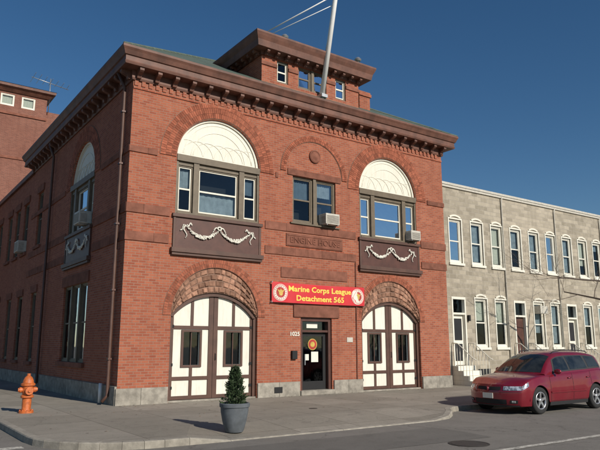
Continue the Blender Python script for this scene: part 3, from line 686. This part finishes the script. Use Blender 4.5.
# ============================================================ HYDRANT
hy=empty('fire_hydrant'); m_or=simple('hydrant_orange',(.60,.15,.035),.5,.4,12,bmp=.3)
hx,hyy=-2.35,-.45
lathe('barrel',[(.17,0),(.17,.05),(.115,.06),(.105,.1),(.105,.34),(.15,.36),(.15,.40),(.12,.42),(.125,.62),(.165,.64),(.165,.68),(.13,.70),(.12,.76),(.085,.83),(.04,.87),(.04,.92),(.001,.92)],m_or,hy,(hx,hyy,0),20)
lathe('side_nozzles',[(.001,-.22),(.045,-.22),(.045,-.19),(.065,-.19),(.065,-.13),(.05,-.12),(.05,.12),(.065,.13),(.065,.19),(.045,.19),(.045,.22),(.001,.22)],m_or,hy,(hx,hyy,.54),14,'x')
lathe('front_nozzle',[(.001,-.23),(.03,-.23),(.03,-.2),(.09,-.2),(.09,-.14),(.07,-.12),(.07,0),(.001,0)],m_or,hy,(hx,hyy,.52),16,'y')
for k in range(8):
    a=k*math.pi/4; lathe(f'bolt_{k}',[(.014,0),(.014,.03),(.001,.03)],m_or,hy,(hx+.142*math.cos(a),hyy+.142*math.sin(a),.05),6)
# ============================================================ PLANTER
pl=empty('potted_conifer'); m_pot=simple('grey_pot',(.12,.135,.15),.6,.35,6,bmp=.15)
px_,py_,pz_=.33,-5.85,-.055
lathe('pot',[(.15,0),(.17,.0),(.19,.04),(.235,.2),(.27,.38),(.275,.46),(.295,.47),(.30,.53),(.285,.545),(.26,.54),(.25,.47),(.001,.47)],m_pot,pl,(px_,py_,pz_),36)
lathe('soil',[(.25,0),(.25,.02),(.001,.03)],simple('potting_soil',(.06,.04,.025),.95),pl,(px_,py_,pz_+.46),20)
tube('trunk',[(px_,py_,pz_+.46),(px_+.01,py_,pz_+1.1)],[.02,.008],'trim',pl,6)
def foliage(name,n,fn,size,mat,parent):
    vs=[];fs=[]
    for i in range(n):
        p,outd=fn(); k=len(vs)
        d=(outd+Vector((random.gauss(0,.5),random.gauss(0,.5),random.gauss(.5,.5)))).normalized()
        s=d.orthogonal().normalized(); s=(s*math.cos(i)+d.cross(s)*math.sin(i)); l=size*random.uniform(.6,1.4); w=l*.22
        vs+=[p-s*w*.4,p+d*l*.5-s*w,p+d*l,p+d*l*.5+s*w,]; fs.append((k,k+1,k+2,k+3))
    return mesh(name,vs,fs,mat,parent,recalc=False)
random.seed(5)
tips=[]
for i in range(95):
    h=(i/95)**.9*.97; a=i*2.4+random.uniform(-.4,.4); R=(.235*(1-h)**.8+.012)*random.uniform(.72,1.12)
    tips.append((h,a,R))
def conefn():
    h,a,R=random.choice(tips); q=random.random()**.6; r=R*q
    hh=max(0,h-.09*(1-q)+.05*q)+random.gauss(0,.014)
    x=r*math.cos(a)+random.gauss(0,.014+.012*(1-q)); y=r*math.sin(a)+random.gauss(0,.014+.012*(1-q))
    return Vector((px_+x,py_+y,pz_+.50+hh*.72)),Vector((math.cos(a),math.sin(a),.5))
m_leaf=simple('conifer_needles',(.045,.078,.03),.7,.3,20,bmp=0,island=.5)
foliage('needles',6500,conefn,.042,m_leaf,pl)
# ============================================================ BARE TREE
tr=empty('bare_tree'); m_bark=simple('bark',(.13,.10,.08),.9,.4,12,bmp=.6,bscale=25)
def grow(vsfs,p,d,l,r,lev):
    vs,fs=vsfs; pts=[p];rad=[r]
    nseg=4
    for i in range(nseg):
        d=(d+Vector((random.gauss(0,.13),random.gauss(0,.13),random.gauss(.03,.08)))).normalized(); p=p+d*l/nseg; pts.append(p); rad.append(r*(1-.5*(i+1)/nseg))
        if lev>0 and i>=1:
            for q in range(2 if lev<3 else 1):
                ax=Vector((random.gauss(0,1),random.gauss(0,1),random.gauss(.1,.6))).normalized()
                grow(vsfs,p,(d*.7+ax*.75).normalized(),l*random.uniform(.55,.75),rad[-1]*.6,lev-1)
    nn=6 if r>.03 else 3
    b0=len(vs)
    for i,q in enumerate(pts):
        t=(pts[min(i+1,len(pts)-1)]-pts[max(i-1,0)]).normalized(); a=t.orthogonal().normalized(); b=t.cross(a)
        for k in range(nn):
            an_=2*math.pi*k/nn; vs.append(q+a*rad[i]*math.cos(an_)+b*rad[i]*math.sin(an_))
    for i in range(len(pts)-1):
        for k in range(nn): fs.append((b0+i*nn+k,b0+i*nn+(k+1)%nn,b0+(i+1)*nn+(k+1)%nn,b0+(i+1)*nn+k))
random.seed(21)
VF=([],[]); grow(VF,Vector((20.2,-4.2,0)),Vector((-.03,0,1)),4.3,.14,4)
mesh('branches',VF[0],VF[1],m_bark,tr,recalc=False)
boxes('tree_pit_soil',[(19.7,20.7,-4.7,-3.7,-.05,.012)],simple('soil',(.08,.06,.04),.95),tr)
# ============================================================ CAR
car=empty('parked_car')
CX,CY,CZ=7.55,-6.22,ZG
def lerpt(tab,x):
    if x<=tab[0][0]: return tab[0][1]
    if x>=tab[-1][0]: return tab[-1][1]
    for i in range(len(tab)-1):
        if tab[i][0]<=x<=tab[i+1][0]:
            x0,y0=tab[i];x1,y1=tab[i+1]; h=x1-x0;t=(x-x0)/h
            def sl(j):
                if j<=0: return (tab[1][1]-tab[0][1])/(tab[1][0]-tab[0][0])
                if j>=len(tab)-1: return (tab[-1][1]-tab[-2][1])/(tab[-1][0]-tab[-2][0])
                a=(tab[j][1]-tab[j-1][1])/(tab[j][0]-tab[j-1][0]); b=(tab[j+1][1]-tab[j][1])/(tab[j+1][0]-tab[j][0])
                return 0 if a*b<=0 else 2*a*b/(a+b)
            m0,m1=sl(i)*h,sl(i+1)*h
            return (2*t**3-3*t**2+1)*y0+(t**3-2*t**2+t)*m0+(-2*t**3+3*t**2)*y1+(t**3-t**2)*m1
LEN=4.37; XF,XRr=.93,3.53; WR=.335
Tw=[(0,.80),(.3,.855),(.8,.885),(2.2,.888),(3.6,.885),(4.1,.86),(4.37,.80)]
Tbelt=[(0,.70),(.3,.80),(.7,.87),(1.2,.93),(2.0,.97),(3.2,1.02),(4.1,1.06),(4.37,1.0)]
Ttop=[(0,.735),(.3,.86),(.7,.945),(1.1,1.0),(1.4,1.03),(3.0,1.05),(4.37,1.02)]
def kfun(X): return .30*max(0,1-X/1.0)**2
def krear(X): return -.14*max(0,1-(LEN-X)/.8)**2
def fz(z,X):
    f=max(0,1-X/.5)
    return (.10*max(0,(z-.52)/.25)**2+.05*max(0,(.40-z)/.2)**2)*f
def carP(X,y,z,side=None):
    w=lerpt(Tw,X); q=min(1.2,abs(y)/w)
    x=X+kfun(X)*q**2.3+krear(X)*q**2.3+fz(z,X)
    return (CX+x,CY+y,CZ+z)
def bodyY(X,z):
    w=lerpt(Tw,X); zb=lerpt(Tbelt,X)
    k=1-.075*max(0,(z-.62)/(zb-.55))**2 if z>.62 else 1-.05*((.62-z)/.4)**2
    fl=0
    for xc in (XF,XRr):
        dd=math.hypot(X-xc,z-.32); 
        if dd<.56: fl=max(fl,.02*(1-abs(dd-.40)/.16)) if dd>.24 else fl
    return w*k+fl-.012*math.exp(-((z-.72)/.03)**2)*(1 if .9<X<4 else 0)*.5
def zbot(X):
    z=.21
    for xc in (XF,XRr):
        t=.385**2-(X-xc)**2
        if t>0: z=max(z,.33+math.sqrt(t))
    return z
m_red2,nt,b=newmat('car_paint_red'); b.inputs['Roughness'].default_value=.3; b.inputs['Metallic'].default_value=.3
b.inputs['Coat Weight'].default_value=.8; b.inputs['Coat Roughness'].default_value=.06
c=mixc(nt,ramp(nt,noise(nt,900,detail=1),.4,.6),(.17,.007,.017),(.24,.010,.024)); 
c=mixc(nt,ramp(nt,noise(nt,3,detail=6),.5,.8,0,.15),c,(.22,.13,.10)); nt.links.new(c,b.inputs['Base Color'])
m_cg,nt,b=newmat('car_glass'); b.inputs['Roughness'].default_value=.03; b.inputs['Specular IOR Level'].default_value=.7
nt.links.new(mixc(nt,ramp(nt,noise(nt,2.5),.4,.6),(.010,.012,.013),(.03,.034,.034)),b.inputs['Base Color'])
m_pl=simple('car_black_plastic',(.022,.022,.024),.6,.2,30)
m_rub=simple('tyre_rubber',(.02,.02,.02),.85,.3,30)
m_al=simple('alloy_wheel',(.55,.55,.57),.3,.1,20,metal=.8,bmp=0)
m_hl,nt,b=newmat('headlamp'); b.inputs['Roughness'].default_value=.12; b.inputs['Metallic'].default_value=.5; b.inputs['Coat Weight'].default_value=1
nt.links.new(mixc(nt,ramp(nt,noise(nt,14),.45,.55),(.25,.27,.28),(.75,.77,.78)),b.inputs['Base Color'])
m_tl=simple('tail_lens',(.4,.01,.01),.2,.1)
xs=[0,.03,.07,.12,.18,.25,.33,.42]+[.545+.035*i for i in range(0,23)]+[1.4+.08*i for i in range(0,22)]+[3.145+.035*i for i in range(0,23)]+[3.95,4.02,4.1,4.18,4.24,4.3,4.34,4.37]
xs=sorted(set(xs))
def section(X,s):
    pts=[];zb=zbot(X);zt=lerpt(Tbelt,X);wt=lerpt(Ttop,X)
    for j in range(13):
        z=zb+(zt-zb)*j/12; pts.append((bodyY(X,z),z))
    y0=pts[-1][0]
    for j in range(1,13):
        t=j/12; pts.append((y0*(1-t),zt+(wt-zt)*(1-(1-t)**2.6)))
    return [carP(X,s*y,z) for y,z in pts]
for s in (-1,1):
    rows=[section(X,s) for X in xs]; m=len(rows[0]); vs=[p for r_ in rows for p in r_]; fs=[]
    for i in range(len(rows)-1):
        for j in range(m-1): fs.append((i*m+j,(i+1)*m+j,(i+1)*m+j+1,i*m+j+1))
    k0=len(vs); ny=14
    zb0=zbot(0)
    for j in range(13):
        z=zb0+(lerpt(Tbelt,0)-zb0)*j/12; yj=bodyY(0,z)
        for i in range(ny+1): 
            t=1-i/ny; zz=z+(lerpt(Ttop,0)-lerpt(Tbelt,0))*(j/12)**3*(1-t**2.6); vs.append(carP(0,s*yj*t,zz))
    for j in range(12):
        for i in range(ny): a=k0+j*(ny+1)+i; fs.append((a,a+1,a+ny+2,a+ny+1))
    k0=len(vs)
    for j in range(13):
        z=zbot(LEN)+(lerpt(Tbelt,LEN)-zbot(LEN))*j/12; yj=bodyY(LEN,z)
        for i in range(ny+1): 
            t=1-i/ny; vs.append(carP(LEN,s*yj*t,z+(.02*(j/12)**3*(1-t**2.6))))
    for j in range(12):
        for i in range(ny): a=k0+j*(ny+1)+i; fs.append((a,a+1,a+ny+2,a+ny+1))
    ob=mesh('body_%s'%('l' if s<0 else 'r'),vs,fs,m_red2,car,True,recalc=False)
    bm=bmesh.new(); bm.from_mesh(ob.data); bmesh.ops.remove_doubles(bm,verts=bm.verts,dist=2e-3); bmesh.ops.recalc_face_normals(bm,faces=bm.faces)
    bm.to_mesh(ob.data); bm.free()
Tc=[(1.08,.985),(1.5,1.27),(1.9,1.475),(2.15,1.54),(2.6,1.575),(3.2,1.57),(3.7,1.535),(4.02,1.48),(4.10,1.44),(4.22,1.24),(4.32,1.05)]
def gh(X,t,off=0):
    zc=lerpt(Tc,X); zb=lerpt(Tbelt,X)-.005; h=max(.0,zc-zb)
    yb=bodyY(X,zb)-.03; 
    if X>3.9: yb-=.1*((X-3.9)/.42)**2
    y1=yb-.30*min(1,h/.58)*(.62)-.02*(h/.5)
    z1=zb+.80*h
    kx=.22*max(0,1-(X-1.08)/1.0)
    if t<=.55:
        q=t/.55; y=yb+(y1-yb)*q+.015*math.sin(math.pi*q); z=zb+(z1-zb)*q
    else:
        q=(t-.55)/.45
        z=z1+(zc-z1)*(1-(1-q)**3.2)
        y=y1*(1-q**1.25)
    xx=X+kx*(y/.8)**2*1.0
    if X>3.9: xx-=.10*(y/.8)**2*((X-3.9)/.42)
    return Vector((CX+xx,CY+y,CZ+z))
def ghs(X,t,s,off=0):
    p=gh(X,t)
    if off:
        e=.01; a=gh(X+e,t)-gh(X-e,t); b=gh(X,min(1,t+e))-gh(X,max(0,t-e)); n=a.cross(b); 
        if n.length<1e-9: n=Vector((0,0,1))
        n.normalize()
        if n.z<0 and t>.5 or (t<=.5 and n.y<0): n=-n
        p=p+n*off
    return (p.x,CY+s*(p.y-CY),p.z)
gx=[1.08+ (4.32-1.08)*i/60 for i in range(61)]
gt=[i/20 for i in range(21)]
for s in (-1,1):
    vs=[ghs(X,t,s) for X in gx for t in gt]; m=len(gt); fs=[]
    for i in range(60):
        for j in range(m-1): fs.append((i*m+j,(i+1)*m+j,(i+1)*m+j+1,i*m+j+1))
    ob=mesh('cabin_%s'%('l' if s<0 else 'r'),vs,fs,m_red2,car,True)
def gpatch(name,fn,nu,nv,mat,s,off=.006):
    vs=[];fs=[]
    for i in range(nu+1):
        for j in range(nv+1):
            X,t=fn(i/nu,j/nv); vs.append(ghs(X,t,s,off))
    for i in range(nu):
        for j in range(nv): k=i*(nv+1)+j; fs.append((k,k+nv+1,k+nv+2,k+1))
    return mesh(name,vs,fs,mat,car,True)
for s in (-1,1):
    L='l' if s<0 else 'r'
    gpatch('windshield_'+L,lambda u,v:(1.13+(1.88-1.13)*u,.62+.38*v),14,10,m_cg,s)
    gpatch('rear_glass_'+L,lambda u,v:(4.11+.17*u,.62+.38*v),6,10,m_cg,s)
    def tt(u,v,X0,X1,b=.10,tp=.50,cutf=0,cutr=0):
        return (X0+cutf*v+(X1-cutr*v-X0-cutf*v)*u, b+(tp-b)*v)
    gpatch('side_surround_'+L,lambda u,v:tt(u,v,1.50,4.05,.06,.53,.30,.16),40,8,m_pl,s,.004)
    gpatch('window_front_'+L,lambda u,v:tt(u,v,1.62,2.42,.10,.50,.26,0),14,8,m_cg,s,.009)
    gpatch('window_rear_'+L,lambda u,v:tt(u,v,2.50,3.32,.10,.50,0,.04),14,8,m_cg,s,.009)
    gpatch('window_quarter_'+L,lambda u,v:tt(u,v,3.40,3.95,.12,.49,0,.12),8,6,m_cg,s,.009)
    tube('roof_rail_'+L,[ghs(X,.66,s,.02 if X in(2.1,3.8) else .055) for X in (2.1,2.2,2.6,3.0,3.4,3.7,3.8)],.014,m_pl,car,6)
    def bp(name,X0,X1,z0,z1,mat,off=.006,nx=10,nz=4,shape=None):
        vs=[];fs=[]
        for i in range(nx+1):
            for j in range(nz+1):
                X=X0+(X1-X0)*i/nx; a0,a1=(z0,z1) if not shape else shape(i/nx)
                z=a0+(a1-a0)*j/nz; vs.append(carP(X,s*(bodyY(X,z)+off),z))
        for i in range(nx):
            for j in range(nz): k=i*(nz+1)+j; fs.append((k,k+nz+1,k+nz+2,k+1))
        return mesh(name,vs,fs,mat,car,True)
    bp('sill_cladding_'+L,1.36,3.10,.19,.285,m_pl,.014,20,2)
    bp('door_moulding_'+L,1.42,3.05,.50,.545,m_red2,.02,20,2)
    for nm,X in (('a',1.42),('b',2.45),('c',3.33)):
        z0=.30 if nm!='c' else .66
        bp(f'door_gap_{nm}_'+L,X-.005,X+.005,z0,lerpt(Tbelt,X)-.01,'black',.003,1,12)
    bp('sill_gap_'+L,1.42,3.12,.30,.307,'black',.004,20,1)
    for nm,X in (('f',2.22),('r',3.12)):
        q=Vector(carP(X,s*(bodyY(X,.86)+.03),.86)); q2=Vector(carP(X+.17,s*(bodyY(X,.86)+.03),.87))
        tube(f'door_handle_{nm}_'+L,[q-Vector((0,s*.03,0)),q,q2,q2-Vector((0,s*.03,0))],.014,m_red2,car,6)
    bp('headlamp_side_'+L,.0,.40,.60,.70,m_hl,.006,8,4,lambda u:(.60+.10*u,.70+.10*u))
    vs=[];fs=[];nx=8;nz=5
    for i in range(nx+1):
        for j in range(nz+1):
            t=.52+.48*i/nx; z=.585+.015*i/nx+ (.70-.6)*j/nz+.01*(1-i/nx)
            p=carP(0,s*t*bodyY(0,z),z); vs.append((p[0]-.007,p[1],p[2]))
    for i in range(nx):
        for j in range(nz): k=i*(nz+1)+j; fs.append((k,k+nz+1,k+nz+2,k+1))
    mesh('headlamp_front_'+L,vs,fs,m_hl,car,True)
    def fpatch(name,t0,t1,z0,z1,mat,off=.008,nx=8,nz=4,sk=0):
        vs=[];fs=[]
        for i in range(nx+1):
            for j in range(nz+1):
                t=t0+(t1-t0)*i/nx
                z=z0+sk*(i/nx)+(z1-z0-sk*.5*(i/nx))*j/nz
                p=carP(0,s*t*bodyY(0,z),z); vs.append((p[0]-off,p[1],p[2]))
        for i in range(nx):
            for j in range(nz): k=i*(nz+1)+j; fs.append((k,k+nz+1,k+nz+2,k+1))
        return mesh(name,vs,fs,mat,car,True)
    fpatch('grille_'+L,.05,.44,.585,.675,'black',.009,8,4,.015)
    fpatch('lower_intake_'+L,0,.62,.25,.37,'black',.009,10,4)
    fpatch('lower_lip_'+L,0,.98,.205,.235,m_pl,.014,12,2)
    fpatch('bumper_gap_'+L,0,.98,.545,.551,'black',.004,12,1)
    fpatch('fog_recess_'+L,.72,.92,.28,.36,'black',.008,6,4)
    fpatch('fog_lamp_'+L,.77,.87,.295,.345,m_hl,.014,4,3)
    fpatch('hood_edge_'+L,0,.5,.700,.704,'black',.004,8,1)
    bp('tail_lamp_'+L,4.08,4.36,.80,1.0,m_tl,.006,6,4)
    mc=Vector(ghs(1.62,.10,s)); 
    bm=bmesh.new(); bmesh.ops.create_icosphere(bm,subdivisions=3,radius=1)
    for v in bm.verts: v.co=Vector((v.co.x*.055,v.co.y*.105,v.co.z*.07))+mc+Vector((-.02,s*.13,.03))
    me=D.meshes.new('mirror'); bm.to_mesh(me); bm.free(); mo=D.objects.new('mirror_'+L,me); SC.collection.objects.link(mo); mo.parent=car; me.materials.append(m_red2)
    for q in me.polygons:q.use_smooth=True
    for nm,xc in (('f',XF),('r',XRr)):
        yc=CY+s*.80; c=(CX+xc,yc,CZ+WR)
        prof=[(.20,-.10),(.30,-.105),(.325,-.085),(.335,-.05),(.335,.05),(.325,.085),(.30,.10),(.225,.105),(.215,.09),(.205,.05),(.2,-.1)]
        prof=[(r_,h_*s) for r_,h_ in prof]
        vs=[];fs=[];nn=40
        for r_,h_ in prof:
            for i in range(nn): a=2*math.pi*i/nn; vs.append((c[0]+r_*math.cos(a),c[1]+h_,c[2]+r_*math.sin(a)))
        for k in range(len(prof)-1):
            for i in range(nn): fs.append((k*nn+i,k*nn+(i+1)%nn,(k+1)*nn+(i+1)%nn,(k+1)*nn+i))
        mesh(f'tyre_{nm}{L}',vs,fs,m_rub,car,True)
        lathe(f'brake_{nm}{L}',[(.19,0),(.19,.01),(.001,.01)],'black',car,(c[0],c[1]+s*.02,c[2]),24,'y')
        vs=[];fs=[]
        for r_,h_ in ((.222,.092),(.215,.104),(.196,.10),(.19,.05),(.2,.03)):
            for i in range(nn): a=2*math.pi*i/nn; vs.append((c[0]+r_*math.cos(a),c[1]+s*h_,c[2]+r_*math.sin(a)))
        for k in range(4):
            for i in range(nn): fs.append((k*nn+i,k*nn+(i+1)%nn,(k+1)*nn+(i+1)%nn,(k+1)*nn+i))
        mesh(f'rim_{nm}{L}',vs,fs,m_al,car,True)
        vs=[];fs=[]
        for q in range(5):
            a=2*math.pi*q/5+.3; ca,sa=math.cos(a),math.sin(a); k=len(vs)
            for (r_,w_,h0,h1) in ((.03,.035,.05,.085),(.12,.026,.05,.095),(.2,.034,.05,.098)):
                for ww in (-w_,w_):
                    for hh in (h0,h1): vs.append((c[0]+r_*ca-ww*sa,c[1]+s*hh,c[2]+r_*sa+ww*ca))
            for b_ in (0,4): fs+=[(k+b_,k+b_+1,k+b_+5,k+b_+4),(k+b_+2,k+b_+3,k+b_+7,k+b_+6),(k+b_+1,k+b_+3,k+b_+7,k+b_+5)]
        mesh(f'spokes_{nm}{L}',vs,fs,m_al,car)
        lathe(f'hub_{nm}{L}',[(.05,.05*s),(.05,.09*s),(.035,.1*s),(.001,.1*s)],m_al,car,(c[0],c[1],c[2]),16,'y')
        vs=[];fs=[]
        for i in range(21):
            a=math.pi*i/20; x_=.40*math.cos(a); z_=.33+.40*math.sin(a)
            for yy in (.868,.5): vs.append((CX+xc+x_,CY+s*yy,CZ+z_))
        for i in range(20): fs.append((2*i,2*i+1,2*i+3,2*i+2))
        mesh(f'wheel_liner_{nm}{L}',vs,fs,'black',car)
boxes('underbody',[(CX+.35,CX+4.1,CY-.62,CY+.62,CZ+.2,CZ+.5)],'black',car)
boxes('cabin_floor',[(CX+.6,CX+4.0,CY-.5,CY+.5,CZ+.5,CZ+.75)],'black',car)
p=carP(0,0,.46)
boxes('license_plate',[(p[0]-.02,p[0]-.008,CY-.155,CY+.155,CZ+.39,CZ+.52)],'white',car)
boxes('plate_frame',[(p[0]-.018,p[0]-.006,CY-.165,CY+.165,CZ+.38,CZ+.389)],'black',car)
tube('grille_bar',[(p[0]-.005,CY,CZ+.56),(p[0]-.005,CY,CZ+.68)],.02,m_red2,car,8)
lathe('badge',[(.001,-.012),(.03,-.012),(.03,0),(.001,0)],m_al,car,(carP(0,0,.63)[0]-.006,CY,CZ+.63),12,'x')
tube('wiper_1',[(CX+1.22,CY-.55,CZ+1.01),(CX+1.33,CY-.05,CZ+1.075)],.008,'black',car,5)
tube('wiper_2',[(CX+1.14,CY+.0,CZ+1.03),(CX+1.3,CY+.5,CZ+1.075)],.008,'black',car,5)
tube('antenna',[(CX+3.85,CY,CZ+1.5),(CX+4.0,CY,CZ+1.75)],.006,'black',car,5)
# ============================================================ LIGHT / WORLD / CAMERA
EL=math.radians(29); az=(.14,-.99)
ts=Vector((az[0]*math.cos(EL),az[1]*math.cos(EL),math.sin(EL))).normalized()
sd=D.lights.new('sun','SUN'); sd.energy=4.7; sd.angle=math.radians(.5); sd.color=(1,.93,.82)
so=D.objects.new('sun',sd); so.rotation_euler=ts.to_track_quat('Z','Y').to_euler(); so.location=(0,-30,30); SC.collection.objects.link(so)
wd=D.worlds.new('World'); SC.world=wd; wd.use_nodes=True; nt=wd.node_tree
bg=nt.nodes['Background']; sk=N(nt,'ShaderNodeTexSky',sky_type='NISHITA'); sk.sun_disc=False; sk.sun_elevation=EL; sk.sun_rotation=math.atan2(ts.x,ts.y)
sk.air_density=1.0; sk.dust_density=.15; sk.ozone_density=3.0
hs=N(nt,'ShaderNodeHueSaturation'); hs.inputs['Saturation'].default_value=1.22; hs.inputs['Value'].default_value=.98
nt.links.new(sk.outputs[0],hs.inputs['Color']); nt.links.new(hs.outputs[0],bg.inputs[0]); bg.inputs[1].default_value=.072
cd=D.cameras.new('camera'); cam=D.objects.new('camera',cd); SC.collection.objects.link(cam); SC.camera=cam
cd.sensor_width=36; cd.lens=37.2; cd.clip_end=3000; cam.location=(-5.89,-16.89,1.6)
cam.rotation_euler=(math.radians(90)+math.atan(120/620),0,math.radians(54.8-90))
SC.view_settings.view_transform='Standard'; SC.view_settings.look='None'; SC.view_settings.exposure=0
